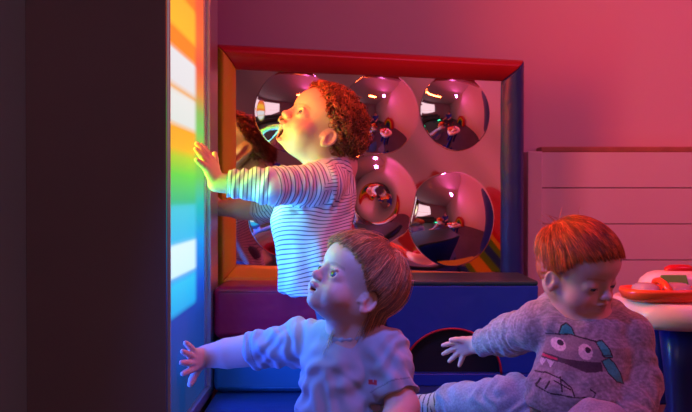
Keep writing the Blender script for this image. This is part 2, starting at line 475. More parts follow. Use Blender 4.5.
def trim(head, S, kind, drop=.006, ears=True, side=1.25, earpad=1.0):
    L = (S-head.o)@head.R/head.s; az = np.abs(np.arctan2(L[..., 1], L[..., 0]))
    bad = (az < side) & (L[..., 2] < hairline(az, kind)-drop+RNG.uniform(-.007, .006, len(S))[:, None])
    if ears:
        for q in (1, -1):
            e = (((L-np.array([-.008, q*.072, -.020]))/np.array([.019, .060, .026])/earpad/head.ear)**2).sum(-1) < 1
            bad |= e
    bad = np.maximum.accumulate(bad, axis=1); k, m, _ = S.shape
    n = (~bad).sum(1); keep = n > 2; S = S[keep]; bad = bad[keep]; n = n[keep]
    last = S[np.arange(len(S)), n-1]
    T = last-S[np.arange(len(S)), n-2]
    return np.where(bad[..., None], last[:, None], S)
def hand(f, W, h, n, t, sc=1.0, spread=(.16, .05, -.07, -.2), curl=.18, thumb=.9, curls=None, thumb_lift=0.0, k=.0022):
    """W wrist, h along the hand, n out of the palm, t to the thumb side"""
    h = N(h); n = N(n-h*np.dot(n, h)); t0 = np.cross(h, n); t = t0 if np.dot(t0, t) > 0 else -t0
    def p(a, b, c=0): return W+sc*(a*h+b*t+c*n)
    roots = [(.047, .0165), (.050, .0055), (.048, -.0055), (.043, -.0155)]
    lens = [.034, .038, .035, .028]
    f.ell(p(.026, .001), np.array([.027, .0215, .0105])*sc, np.stack([h, t, n], 1), .006)
    f.ell(p(.016, .012, .003), np.array([.019, .012, .0115])*sc, np.stack([h, t, n], 1), .006)
    for i, (a, b) in enumerate(roots):
        f.cone(p(.018, b*.6), p(a, b), .0095*sc, .0078*sc, .005)
        c = curl if curls is None else curls[i]; q = p(a, b); ang = c*.3; rr = .0074
        for j, fr in enumerate((.42, .32, .26)):
            ang += c; d = math.cos(ang)*(math.cos(spread[i])*h+math.sin(spread[i])*t)+math.sin(ang)*n
            q2 = q+d*lens[i]*fr*1.15*sc; r2 = rr-.0007
            f.cone(q, q2, rr*sc, r2*sc, k); q, rr = q2, r2
    a0 = p(.012, .015, .003); d1 = N(math.cos(thumb)*h+math.sin(thumb)*t+.2*n); d2 = N(math.cos(thumb*.75)*h+math.sin(thumb*.75)*t+thumb_lift*n)
    a1 = a0+d1*.021*sc; a2 = a1+d2*.017*sc; a3 = a2+d2*.012*sc
    f.cone(a0, a1, .0098*sc, .0085*sc, .006); f.cone(a1, a2, .0082*sc, .0074*sc, .003); f.cone(a2, a3, .0074*sc, .0062*sc, .003)

SKIN = np.array([.70, .44, .35])
def skin_mesh(f, parent, head, name='body', **kw):
    V, Q = keep_big(*f.mesh()); C = np.tile(SKIN, (len(V), 1))
    head.paint(V, C, **kw)
    return V, Q, C
def headspot(head_ear_world, R, sc, q):     # origin such that the ear (left q=1, right q=-1) is at a given point
    return np.asarray(head_ear_world)-sc*(R@np.array([-.010, q*.066, -.020]))
#PEOPLE#
def A3(*v): return np.array(v, float)
def cutlocal(f, p, n, rad):
    n = N(n); p = np.asarray(p); S = f._sub(p-rad, p+rad)
    if S is None: return
    sl, x, y, z = S; d = (x-p[0])*n[0]+(y-p[1])*n[1]+(z-p[2])*n[2]
    near = (np.sqrt((x-p[0])**2+(y-p[1])**2+(z-p[2])**2) < rad)
    f.F[sl] = np.where(near, np.maximum(f.F[sl], d), f.F[sl]).astype(np.float32)
def ring(f, c, ax, r, t, n=16, k=.004, ry=None, ref=(1, 0, 0)):
    ax = N(ax); a = N(np.cross(ax, ref)); b = np.cross(ax, a); ry = ry or r
    p = [c+r*math.cos(q)*b+ry*math.sin(q)*a for q in np.linspace(0, 2*math.pi, n+1)]
    for i in range(n): f.cone(p[i], p[i+1], t, t, k)
def finish_cloth(f, name, mat_, parent, colour, wrinkle, it=1, extra=None):
    V, Q = keep_big(*f.mesh()); V = relax(V, Q, it); nn = normals(V, Q)
    V = V+nn*wrinkle(V)[:, None]
    C = colour(V, normals(V, Q))
    if C.ndim == 1: return mesh_np(name, V, Q, mat_, parent, True, None, {'u': C})
    return mesh_np(name, V, Q, mat_, parent, True, C)
def folds(V, chain, amp, per, seed, swirl=2.5):        # cloth bunched across a limb
    s, d = along(V, chain)
    return amp*np.sin(s/per*2*math.pi+swirl*snoise(V, 9, seed))*(.6+.4*snoise(V, 14, seed+1))

def orient(p, a): return None

# ================================================================== standing child
S1 = 1.01
p_, a_ = math.radians(36), math.radians(27)
R1 = frame((-math.cos(p_)*math.cos(a_), -math.cos(p_)*math.sin(a_), math.sin(p_)), roll=-.04)
h1 = Head(headspot(P(329, 138, 2.05), R1, S1, 1), R1, S1, mouth=1.5, lid=1.0, gaze=(1, .0, .12))
per1 = tag(empty('person', (P(330, 0, 2.14)[0], 2.14, 0)), 'person with auburn curls in a striped top standing with hands against the light panel', 'person')
NB = P(334, 166, 2.135); CH = P(316, 205, 2.12); BE = P(314, 250, 2.10); PV = P(320, 268, 2.095)
shL = P(322, 184, 2.055); elL = P(270, 186, 1.985); wrL = P(217, 183, 1.975)
shR = P(306, 190, 2.215); elR = P(262, 209, 2.29); wrR = A3(-.312, 2.338, .428)
f = Field((-.345, 1.89, -.01), (.115, 2.40, .75), .0021)
h1.sculpt(f)
f.cone(h1.w((-.022, 0, -.035)), NB, .043, .040, .02)
f.cone(NB, CH, .050, .066, .03); f.cone(CH, BE, .064, .066, .03); f.cone(BE, PV, .062, .054, .02)
f.chain([NB+A3(0, -.03, -.01), shL, elL, wrL], [.034, .034, .0265, .0195], .012)
f.cone(shL*.35+elL*.65, elL*.55+wrL*.45, .027, .0275, .01)
f.chain([NB+A3(0, .03, -.01), shR, elR, wrR], [.034, .033, .0265, .0195], .012)
f.cone(elR, elR*.5+wrR*.5, .027, .027, .01)
hipL, hipR = PV+A3(.016, -.036, -.01), PV+A3(.016, .036, -.01)
kL, kR = A3(-.005, 2.045, .165), A3(-.02, 2.125, .165); aL, aR = A3(.008, 2.04, .052), A3(-.015, 2.13, .052)
for h_, k_, an in ((hipL, kL, aL), (hipR, kR, aR)):
    f.chain([h_, k_, an], [.040, .035, .026], .015)
    f.cone(an+A3(.01, 0, -.028), an+A3(-.055, 0, -.035), .022, .017, .01); f.cone(an, an+A3(.012, 0, -.028), .024, .022, .01)
hand(f, wrL, (-.34, -.30, .88), (-.91, .40, -.1), (.4, .9, 0), .98, spread=(.12, -.05, -.22, -.62), curls=(.16, .10, .06, .0), thumb=.8)
hand(f, wrR, (-1, .02, .25), (-.02, -1, 0), (0, 0, 1), .96, curl=.08)
V, Q, C = skin_mesh(f, per1, h1, lip=(.60, .15, .13), brow=(.40, .2, .12))
mesh_np('body', V, Q, M['skin'], per1, True, C)
h1.eyes(per1)
# curls
roots, E, c = scalp_roots(h1, 1500, 0, lift=.004)
def curls(head, roots, E, c, coil, length, m=15, turns=2.3, grav=.4):
    k = len(roots); nrm = (roots-c)/E**2; nrm /= np.linalg.norm(nrm, axis=1)[:, None]
    gl = head.R.T@np.array([0, 0, -1.]); bk = np.array([-.8, 0, -.1])
    d = nrm*RNG.uniform(.2, 1, (k, 1))+gl*grav+bk*.35+RNG.normal(size=(k, 3))*.45; d /= np.linalg.norm(d, axis=1)[:, None]
    a = np.cross(d, RNG.normal(size=(k, 3))); a /= np.linalg.norm(a, axis=1)[:, None]; b = np.cross(d, a)
    t = np.linspace(0, 1, m)[None, :, None]; L = RNG.uniform(.6, 1.2, (k, 1, 1))*length; r = RNG.uniform(.6, 1.3, (k, 1, 1))*coil
    ph = RNG.uniform(0, 6.28, (k, 1, 1)); tn = turns*RNG.uniform(.7, 1.3, (k, 1, 1))*2*math.pi
    S = roots[:, None]+d[:, None]*t*L+nrm[:, None]*.004+(a[:, None]*(np.cos(ph+tn*t)-np.cos(ph))+b[:, None]*(np.sin(ph+tn*t)-np.sin(ph)))*r
    S = S+gl*(t**2)*.006
    q = (S-c)/E; rr = np.linalg.norm(q, axis=2)[..., None]
    S = np.where((rr < 1.03) & (t > .05), c+q/rr*1.03*E, S)
    return head.o+head.s*(S@head.R.T)
st = trim(h1, curls(h1, roots, E, c, .0042, .015), 0, .012, earpad=.95)
fr_ = roots[np.abs(np.arctan2(roots[:, 1], roots[:, 0])) < 1.2][:160]
hair_cap(h1, per1, 0, (.24, .075, .028), lift=.005, bumps=.004, strands=[(st, .0014, 1.25), (curls(h1, fr_, E, c, .004, .015, grav=-.1), .0011, 1.3)])
# striped top
f = Field((-.30, 1.92, .20), (.13, 2.36, .58), .0021)
chT = [NB+A3(.0, 0, .008), CH, BE, P(316, 290, 2.095)]
f.chain([NB+A3(-.004, 0, -.006), CH+A3(0, 0, .01), BE+A3(.000, 0, 0), P(320, 302, 2.095)], [.052, .074, .078, .086], .02)
f.ell(P(318, 290, 2.095), (.080, .084, .05), None, .02); f.ell(P(302, 222, 2.09), (.066, .07, .06), None, .03)
f.cone(CH+A3(.03, 0, .03), BE+A3(.03, 0, .05), .058, .05, .02)
cuL = elL*.20+wrL*.80; cuR = elR*.90+wrR*.10
chL = [shL*2.2-elL*1.2, shL, elL, cuL]; chR = [shR*2-elR, shR, elR, cuR]
f.chain([NB+A3(0, -.035, -.016), shL, elL, cuL], [.040, .047, .037, .030], .015)
f.chain([NB+A3(0, .035, -.016), shR, elR, cuR], [.038, .044, .034, .028], .012)
ring(f, NB+A3(-.006, 0, .012), h1.w((-.02, 0, -.04))-NB, .044, .0055)
cutlocal(f, cuL, wrL-elL, .045); cutlocal(f, cuR+(elR-shR)*.04, wrR-elR, .042)
zc = P(0, 297, 2.1)[2]
f.cut((0, 0, zc), (-.10, 0, -1))
def col1(V, nn):
    sT, dT = along(V, [NB, CH+A3(.02, 0, 0), BE+A3(.02, 0, 0), P(325, 300, 2.095)])
    sL, dL = along(V, chL); sR, dR = along(V, chR)
    u = np.where((dL < .050) & (dL-.045 < dT-.085), sL, np.where((dR < .050) & (dR-.045 < dT-.085), sR, V[:, 2]*-1+.10*V[:, 0]+.010*snoise(V, 7, 5)))
    return u
def wr1(V):
    _, dT = along(V, [CH, BE]); m = np.clip((dT-.06)/.03, 0, 1)*(V[:, 2] > .42)
    return folds(V, chL, .0026, .024, 3)*m+.0028*snoise(V, 13, 9)*(1-m*.5)+(1-m)*.0040*np.sin(V[:, 0]*110+V[:, 1]*60+V[:, 2]*18)*np.clip((.42-V[:, 2])/.15, 0, 1)
finish_cloth(f, 'striped_top', M['striped'], per1, col1, wr1)
f = Field((-.12, 1.95, .03), (.11, 2.24, .36), .003)
for h_, k_, an in ((hipL, kL, aL), (hipR, kR, aR)): f.chain([h_, k_, an+A3(0, 0, .01)], [.046, .042, .036], .015)
f.cone(PV+A3(.01, 0, 0), PV+A3(.01, 0, -.01), .056, .05, .02)
for an in (aL, aR): cutlocal(f, an+A3(0, 0, -.004), (0, 0, -1), .05)
finish_cloth(f, 'trousers', M['marl'], per1, lambda V, n: np.tile([.05, .06, .10], (len(V), 1)), lambda V: .002*snoise(V, 14, 4))

# ================================================================== seated child in a pale T-shirt
S2 = .96
p_, a_ = math.radians(31), math.radians(31)
R2 = frame((-math.cos(p_)*math.cos(a_), -math.cos(p_)*math.sin(a_), math.sin(p_)), roll=-.12)
h2 = Head(headspot(P(368, 303, 1.69), R2, S2, 1), R2, S2, mouth=.12, lid=1.0, gaze=(1, .0, .15))
NB = P(352, 335, 1.765); CH = P(344, 368, 1.78); BE = P(342, 420, 1.77); PV = A3(-.005, 1.80, -.005)
per2 = tag(empty('person', (0, 1.80, -.07)), 'person with short reddish fair hair in a pale grey T-shirt sitting and touching the panel', 'person')
shR = P(302, 343, 1.835); elR = P(247, 351, 1.875); wrR = P(203, 357, 1.888)
shL = P(385, 352, 1.745); elL = P(403, 408, 1.70); wrL = P(378, 460, 1.60)
f = Field((-.345, 1.46, -.08), (.16, 1.96, .42), .0020)
h2.sculpt(f)
f.cone(h2.w((-.020, 0, -.035)), NB, .042, .041, .02)
f.cone(NB, CH, .045, .064, .03); f.cone(CH, BE, .066, .074, .03); f.cone(BE, PV, .074, .072, .02)
f.chain([NB+A3(-.03, .015, -.012), shR, elR, wrR], [.030, .032, .0275, .0205], .012)
f.cone(shR*.3+elR*.7, elR*.6+wrR*.4, .029, .0305, .008); f.cone(elR*.5+wrR*.5, elR*.12+wrR*.88, .0285, .0225, .006)
f.chain([NB+A3(.03, -.015, -.012), shL, elL, wrL], [.030, .032, .0275, .0205], .012)
f.cone(elL, elL*.5+wrL*.5, .028, .029, .01)
fw2 = N((-.5, -.87, 0)); sd2 = N((.87, -.5, 0))
for q, kx in ((1, .11), (-1, .11)):
    hp = PV+sd2*q*.04; kn = PV+fw2*.13+sd2*q*.11+A3(0, 0, -.015); an = PV+fw2*.19+sd2*q*.02+A3(0, 0, -.035)
    f.chain([hp, kn, an], [.052, .040, .027], .015); f.cone(an, an-sd2*q*.055+A3(0, 0, -.008), .024, .018, .01)
hand(f, wrR, (-.24, -.86, .02), (-1, .20, -.03), (0, 0, -1), .98, spread=(.12, -.16, -.42, -.72), curls=(.06, .05, .06, .10), thumb=.85)
hand(f, wrL, (-.5, -.8, -.2), (0, 0, -1), (-1, 0, 0), .95)
V, Q, C = skin_mesh(f, per2, h2, lip=(.60, .20, .20), brow=(.45, .28, .2))
mesh_np('body', V, Q, M['skin'], per2, True, C)
h2.eyes(per2, iris=(.10, .17, .24))
roots, E, c = scalp_roots(h2, 6500, 1, lift=.003)
st = comb(h2, roots, E, c, (-.035, .0, .110), 15, .0068, .10, lift=.012, wave=.0006)
st2 = comb(h2, roots[:900], E, c, (-.035, .0, .110), 18, .0070, .08, lift=.015, wave=.0012)
hair_cap(h2, per2, 1, (.46, .22, .10), lift=.004, bumps=.001, strands=[(trim(h2, st, 1, .004, side=1.62), .0006, 1.15), (trim(h2, st2, 1, .006, side=1.62), .0005, 1.3)])
f = Field((-.22, 1.62, -.06), (.17, 1.95, .26), .0021)
cuR = elR*.93+shR*.07; cuL = shL*.22+elL*.78
f.chain([NB+A3(0, 0, .002), CH, BE, PV], [.046, .076, .084, .086], .02)
f.chain([NB+A3(-.035, .018, -.010), shR, cuR], [.036, .043, .0365], .018)
f.chain([NB+A3(.035, -.018, -.010), shL, cuL], [.036, .041, .040], .018)
axn = h2.w((-.03, 0, -.05))-NB
cN = NB+A3(-.004, -.006, .015)
ring(f, cN, (-.15, -.35, .9), .0435, .0055, 20)
cutlocal(f, cuR, elR-shR, .055); cutlocal(f, cuL, elL-shL, .055)
f.ell(cN+A3(0, -.003, .022), (.040, .040, .020), None, .004, 'sub')
pR, pL = [shR, cuR], [shL, cuL]
def col2(V, nn):
    C = np.tile([.36, .39, .43], (len(V), 1))
    for ch, L in ((pR, np.linalg.norm(cuR-shR)), (pL, np.linalg.norm(cuL-shL))):
        s, d = along(V, ch); m = (s > L-.019) & (s < L-.0165) & (d < .05); C[m] *= .6
    lg = P(373, 385, 1.70); dx = (V[:, 0]-lg[0]); dz = V[:, 2]-lg[2]
    m = (V[:, 1] < 1.76) & (((np.abs(dx) < .0075) & (np.abs(dz) < .0022)) | ((np.abs(dx+.0035) < .0035) & (np.abs(dz-.004) < .003)) | ((np.abs(dx-.004) < .003) & (np.abs(dz-.0045) < .0018)))
    C[m] = (.55, .03, .04)
    return C
def wr2(V):
    c_ = A3(0, 0, 0)+cN; v = V-c_; r = np.linalg.norm(v, axis=1)
    m = np.clip((r-.055)/.05, 0, 1)
    drape = np.sin((v[:, 0]*1.0+v[:, 2]*.65)*150+2.2*snoise(V, 7, 31))
    return m*(.0022*snoise(V, 16, 21)+.0021*drape+.0020*np.sin(v[:, 2]*120-v[:, 0]*70+2.5*snoise(V, 8, 33)))+folds(V, pR, .0014, .02, 41)*m
finish_cloth(f, 't_shirt', M['cloth'], per2, col2, wr2)
f = Field((-.26, 1.50, -.08), (.22, 1.92, .10), .003)
for q in (1, -1):
    hp = PV+sd2*q*.04; kn = PV+fw2*.13+sd2*q*.11+A3(0, 0, -.012)
    f.chain([hp, kn, PV+fw2*.17+sd2*q*.05+A3(0, 0, -.025)], [.058, .046, .036], .015)
f.cone(PV, PV+A3(0, 0, .01), .08, .078, .02); f.cut((0, 0, -.0685), (0, 0, -1))
finish_cloth(f, 'trousers', M['marl'], per2, lambda V, n: np.tile([.08, .10, .18], (len(V), 1)), lambda V: .0*V[:, 0])

# ================================================================== red-haired child in a hoodie
S3 = .92
p_, b_ = math.radians(20), math.radians(38)
R3 = frame((math.cos(p_)*math.sin(b_), -math.cos(p_)*math.cos(b_), -math.sin(p_)), roll=.06)
h3 = Head(headspot(P(551, 281, 1.70), R3, S3, -1), R3, S3, mouth=0, lid=.35, gaze=(1, 0, -.5), ear=.78)
NB = P(584, 320, 1.745); CH = P(587, 352, 1.735); BE = P(580, 395, 1.72); PV = A3(.437, 1.735, .0)
per3 = tag(empty('person', (.437, 1.74, -.07)), 'person with short bright red hair in a grey monster-face hoodie sitting and looking down', 'person')
shR = P(543, 325, 1.775); elR = P(511, 335, 1.87); wrR = P(478, 345, 1.945)
shL = P(627, 338, 1.74); elL = P(637, 386, 1.715); wrL = P(630, 432, 1.62)
kR = P(514, 403, 1.80); aR = P(445, 403, 1.915); kL = A3(.415, 1.575, .062); aL = A3(.30, 1.50, -.03)
f = Field((.10, 1.44, -.08), (.62, 2.06, .46), .0021)
h3.sculpt(f)
f.cone(h3.w((-.02, 0, -.035)), NB, .042, .040, .02)
f.cone(NB, CH, .046, .062, .03); f.cone(CH, BE, .064, .070, .03); f.cone(BE, PV, .070, .07, .02)
f.chain([NB+A3(-.03, .01, -.012), shR, elR, wrR], [.030, .031, .026, .019], .012)
f.chain([NB+A3(.03, 0, -.012), shL, elL, wrL], [.030, .031, .026, .019], .012)
f.chain([PV+A3(-.03, 0, 0), kR, aR], [.045, .036, .025], .015); f.chain([PV+A3(.02, -.03, 0), kL, aL], [.045, .036, .025], .015)
heel = aR+A3(-.018, .004, -.012); toe = P(398, 405, 1.95)
f.cone(aR, heel, .022, .021, .01); f.cone(heel, toe, .020, .016, .01); f.cone(aL, aL+A3(-.05, -.04, 0), .022, .017, .01)
hand(f, wrR, (-.76, .34, -.22), (.10, -1, -.12), (0, 0, 1), .82, spread=(.10, -.18, -.50, -.95), curls=(.10, .10, .12, .14), thumb=.42, thumb_lift=.3)
hand(f, wrL, (-.5, -.8, -.2), (0, 0, -1), (-1, 0, 0), .92)
V, Q, C = skin_mesh(f, per3, h3, lip=(.58, .31, .26), brow=(.55, .25, .14))
L = h3.local(V)
for q in (1, -1):                                  # lowered lashes
    m = (((L-[.073, q*.029, -.0110])/[.014, .0135, .0022])**2).sum(1) < 1; C[m] *= .45
mesh_np('body', V, Q, M['skin'], per3, True, C)
h3.eyes(per3)
roots, E, c = scalp_roots(h3, 8500, 2, lift=.003)
az = np.arctan2(roots[:, 1], roots[:, 0])
front = (np.abs(az) < 1.35) | (roots[:, 2] > .045)
sa = comb(h3, roots[front], E, c, (-.075, -.01, .075), 8, .0062, .12, lift=.008, cling=.050)
sb = comb(h3, roots[~front], E, c, (-.075, -.01, .075), 6, .0040, .25, lift=.004, cling=-.06)
tf = roots[(roots[:, 0] < -.05) & (roots[:, 2] > .05)][:26]
tuft = curls(h3, tf, E, c, .002, .034, turns=.4, grav=-.2)
hair_cap(h3, per3, 2, (.55, .12, .025), lift=.004, bumps=.0008, strands=[(trim(h3, sa, 2, .010, side=1.4), .00055, 1.15), (trim(h3, sb, 2, .002, side=1.4), .00045, 1.0), (tuft, .0004, .6)])
# hoodie
f = Field((.16, 1.53, .0), (.64, 1.99, .33), .0015)
cuR = elR*.10+wrR*.90; cuL = wrL
f.chain([NB+A3(0, 0, -.012), CH, BE, BE+A3(0, .005, -.04)], [.048, .080, .092, .092], .02)
f.chain([NB+A3(-.035, .012, -.018), shR, elR, cuR], [.038, .044, .038, .0265], .02)
f.chain([NB+A3(.035, .0, -.018), shL, elL, cuL], [.038, .046, .044, .036], .016)
for q in np.linspace(0, 2*math.pi, 15)[:-1]:        # hood bunched round the neck
    q2 = q+2*math.pi/14
    def hp(t): return NB+A3(.066*math.cos(t), .056*math.sin(t), .004+.020*math.sin(t))
    rr = lambda t: .015+.011*(.5+.5*math.sin(t))
    f.cone(hp(q), hp(q2), rr(q), rr(q2), .008)
f.ell(NB+A3(-.005, .070, .012), (.078, .038, .042), None, .012); f.ell(NB+A3(-.045, .02, .004), (.032, .045, .026), None, .012)
f.ell(NB+A3(.008, -.012, .030), (.042, .040, .028), None, .006, 'sub')
cutlocal(f, cuR, wrR-elR, .045); cutlocal(f, wrL, wrL-elL, .05)
f.cut((0, 1.66, P(0, 408, 1.66)[2]-.012), (0, .15, -1))
TC = P(572, 352, 1.65)
def inpoly(a, b, poly):
    r = np.zeros(len(a), bool); n = len(poly)
    for i in range(n):
        (x1, y1), (x2, y2) = poly[i], poly[(i+1) % n]
        if y1 == y2: continue
        r ^= ((y1 > b) != (y2 > b)) & (a < (x2-x1)*(b-y1)/(y2-y1)+x1)
    return r
def online(a, b, pts, w_):
    r = np.zeros(len(a), bool)
    for (x1, y1), (x2, y2) in zip(pts[:-1], pts[1:]):
        L2 = (x2-x1)**2+(y2-y1)**2; t = np.clip(((a-x1)*(x2-x1)+(b-y1)*(y2-y1))/L2, 0, 1)
        r |= np.hypot(a-x1-t*(x2-x1), b-y1-t*(y2-y1)) < w_
    return r
BLK = (.012, .012, .016); TEAL = (.03, .34, .30)
def col3(V, nn):
    C = np.tile([.27, .255, .27], (len(V), 1))
    g = np.clip(snoise(V*A3(1, 1, 2.2), 60, 77)*.5+.5, 0, 1)[:, None]; C = C*(.75+.5*g)
    sL, dL = along(V, [shL, elL, cuL]); sR, dR = along(V, [shR, elR, cuR]); _, dT = along(V, [NB, CH, BE])
    body = (V[:, 1] < 1.72) & (nn[:, 1] < -.1) & (dL > .043) & (dR > .034)
    a = (V[:, 0]-TC[0])/1.70*950-.0; b = -(V[:, 2]-TC[2])/1.70*950         # print units: about 1.8 mm, right and down from between the eyes
    def ar(px, py): return ((px-572)*.972, (py-352)*.972)
    def pp(l): return [ar(520+x/3.68, 300+y/3.68) for x, y in l]
    def put(m, c): C[m & body] = c
    head = pp([(45, 175), (60, 158), (100, 147), (200, 138), (300, 162), (330, 180), (345, 230), (330, 262), (200, 262), (120, 262), (60, 235), (45, 205)])
    put(inpoly(a, b, head), (.235, .19, .205))
    horn = pp([(165, 136), (172, 108), (190, 96), (208, 112), (216, 138)]); put(inpoly(a, b, horn), TEAL); put(online(a, b, horn, .6), BLK)
    put(online(a, b, pp([(55, 170), (65, 158), (100, 147), (200, 136), (300, 160), (322, 178)]), .65), BLK)
    e2 = pp([(285, 158), (310, 152), (335, 185), (345, 215), (310, 210), (296, 180)]); put(inpoly(a, b, e2), TEAL); put(online(a, b, e2+e2[:1], .6), BLK)
    bd = pp([(300, 225), (330, 215), (352, 235), (372, 270), (385, 310), (355, 300), (325, 270)]); put(inpoly(a, b, bd), TEAL); put(online(a, b, bd+bd[:1], .55), BLK)
    put(online(a, b, pp([(305, 205), (345, 205)]), .6), BLK)
    put(inpoly(a, b, pp([(58, 165), (90, 172), (105, 190), (62, 190)])), (.03, .14, .35)); put(online(a, b, pp([(58, 172), (105, 190), (62, 192)]), .6), BLK)
    mo = pp([(78, 203), (175, 222), (300, 230), (303, 262), (240, 265), (170, 238), (85, 228)])
    put(inpoly(a, b, mo), (.05, .03, .045)); put(inpoly(a, b, pp([(90, 211), (150, 223), (150, 231), (92, 222)])), (.55, .03, .09))
    for x in (70, 92, 116): put(inpoly(a, b, pp([(x, 226+(x-70)*.1), (x+24, 232+(x-70)*.1), (x+10, 256+(x-70)*.1)])), (.62, .55, .56))
    for cx, cy, rx, ry, px, py in ((160, 175, 22, 22, 167, 169), (245, 194, 24, 27, 254, 187)):
        (ex, ey), (qx, qy) = pp([(cx, cy)])[0], pp([(px, py)])[0]
        put(((a-ex)/(rx/3.68))**2+((b-ey)/(ry/3.68))**2 < 1, (.66, .52, .52)); put((a-qx)**2+(b-qy)**2 < (10/3.68)**2, (.02, .012, .03))
    (ex, ey) = pp([(55, 243)])[0]; put(((a-ex)/7.5)**2+((b-ey)/6)**2 < 1, (.20, .02, .06))
    put((((a-ex)/7.5)**2+((b-ey)/6)**2 < 1) & (((a*1.3) % 3 < 1) & ((b*1.3) % 3 < 1)), (.6, .5, .55))
    for l in ([(60, 290), (75, 282), (110, 278), (150, 290), (185, 320), (190, 345)], [(75, 330), (110, 345), (190, 350), (260, 350), (268, 335), (250, 322)],
              [(150, 285), (152, 335)], [(90, 300), (75, 325)], [(115, 305), (100, 332)], [(130, 300), (180, 325)]):
        put(online(a, b, pp(l), .65), BLK)
    s, d = along(V, [elR, cuR]); L_ = np.linalg.norm(cuR-elR); m = (s > L_-.022) & (d < .04); C[m] *= (.9+.12*np.sin(np.arctan2(V[m, 2]-cuR[2], V[m, 1]-cuR[1])*40))[:, None]
    return C
def wr3(V):
    _, dR = along(V, [shR, elR, cuR]); _, dL = along(V, [shL, elL, cuL])
    mR = np.clip((.050-dR)/.01, 0, 1); mL = np.clip((.052-dL)/.01, 0, 1); t = (1-mR)*(1-mL)
    b_ = np.sin(V[:, 2]*150+V[:, 0]*22+1.8*snoise(V, 6, 51))*np.clip((.17-V[:, 2])/.08, 0, 1)
    return mR*folds(V, [shR, elR, cuR], .0028, .026, 3)+mL*folds(V, [shL, elL, cuL], .003, .034, 8)+t*(.0022*b_+.0018*snoise(V, 14, 55))
finish_cloth(f, 'hoodie', M['marl'], per3, col3, wr3)
f = Field((.14, 1.45, -.08), (.57, 1.99, .16), .0026)
f.chain([PV+A3(-.02, -.01, .01), kR, aR+(kR-aR)*.08], [.062, .050, .036], .02); f.chain([PV+A3(.015, -.04, .012), kL, aL], [.066, .053, .038], .02)
f.ell(PV, (.095, .085, .066), None, .02)
cutlocal(f, aR, aR-kR, .05); f.cut((0, 0, -.068), (0, 0, -1))
finish_cloth(f, 'trousers', M['marl'], per3, lambda V, n: np.tile([.33, .33, .42], (len(V), 1)),
             lambda V: folds(V, [PV, kR, aR], .0032, .04, 13, 3.5)+.002*snoise(V, 12, 14))
f = Field((.06, 1.84, -.03), (.26, 2.05, .10), .0020)
f.chain([aR+(kR-aR)*.10, aR, heel, toe], [.028, .0265, .0265, .0215], .01)
def colS(V, n):
    s, d = along(V, [aR+(kR-aR)*.1, heel, toe]); m = ((s/.011) % 1 < .22)
    C = np.tile([.62, .56, .56], (len(V), 1)); C[m] = (.05, .05, .06); return C
finish_cloth(f, 'sock', M['cloth'], per3, colS, lambda V: .0008*snoise(V, 30, 2))
f = Field((.2, 1.42, -.09), (.33, 1.55, .03), .003); f.chain([aL, aL+A3(-.05, -.04, 0)], [.028, .023], .01)
finish_cloth(f, 'sock', M['cloth'], per3, lambda V, n: np.tile([.62, .56, .56], (len(V), 1)), lambda V: 0*V[:, 0])

# ================================================================== adult sitting on the floor behind the camera, seen in the mirror
RA = frame((-.45, .88, -.12)); AX, AY = 1.12, .25
hA = Head((AX-.03, AY+.03, .72), RA, 1.22, mouth=0, lid=.9)
perA = tag(empty('person', (AX, AY, -.07)), 'person in a blue T-shirt sitting on the floor, seen only in the mirror bubbles', 'person')
f = Field((AX-.62, AY-.30, -.08), (AX+.45, AY+.75, .90), .006)
nb, ch, pv = A3(AX, AY, .60), A3(AX+.02, AY-.02, .36), A3(AX+.05, AY-.06, .04)
def sideA(q): return N((.88, .45, 0))*q
hA.sculpt(f); f.cone(hA.w((-.02, 0, -.04)), nb, .05, .055, .02)
f.chain([nb, ch, pv], [.07, .12, .13], .04)
arms = []
for q in (1, -1):
    s_ = nb+sideA(q)*.17+A3(0, 0, -.05); e_ = s_+A3(-.06, .12, -.25); w_ = e_+A3(-.16, .16, -.03); arms.append((s_, e_, w_))
    f.chain([nb+sideA(q)*.05, s_, e_, w_], [.055, .055, .042, .028], .03)
    hand(f, w_, (-.6, .6, -.3), (0, 0, -1), -sideA(q), 1.7)
    kn = pv+A3(-.18, .35, .12)+sideA(q)*.16; an = pv+A3(-.30, .45, -.06)+sideA(q)*.02
    f.chain([pv+sideA(q)*.09, kn, an], [.10, .07, .045], .03)
V, Q, C = skin_mesh(f, perA, hA); mesh_np('body', V, Q, M['skin'], perA, True, C)
roots, E, c = scalp_roots(hA, 300, 0)
hair_cap(hA, perA, 0, (.05, .025, .015), lift=.007, strands=[(trim(hA, comb(hA, roots, E, c, (-.03, 0, .11), 14, .007, .1), 0), .0015, 1.1)])
f = Field((AX-.35, AY-.30, -.06), (AX+.40, AY+.35, .68), .006)
f.chain([nb+A3(0, 0, -.03), ch, pv+A3(0, 0, .08)], [.075, .135, .14], .04)
for s_, e_, w_ in arms: f.chain([nb+A3(0, 0, -.03), s_, s_*.4+e_*.6], [.06, .066, .06], .03)
finish_cloth(f, 't_shirt', M['cloth'], perA, lambda V, n: np.tile([.02, .07, .45], (len(V), 1)), lambda V: .004*snoise(V, 7, 3))
f = Field((AX-.50, AY-.30, -.10), (AX+.45, AY+.62, .34), .007)
for q in (1, -1):
    kn = pv+A3(-.18, .35, .12)+sideA(q)*.16; an = pv+A3(-.30, .45, -.06)+sideA(q)*.02
    f.chain([pv+sideA(q)*.09, kn, kn*.12+an*.88], [.115, .082, .06], .03)
f.cut((0, 0, -.068), (0, 0, -1))
finish_cloth(f, 'trousers', M['marl'], perA, lambda V, n: np.tile([.03, .03, .05], (len(V), 1)), lambda V: .004*snoise(V, 7, 5))
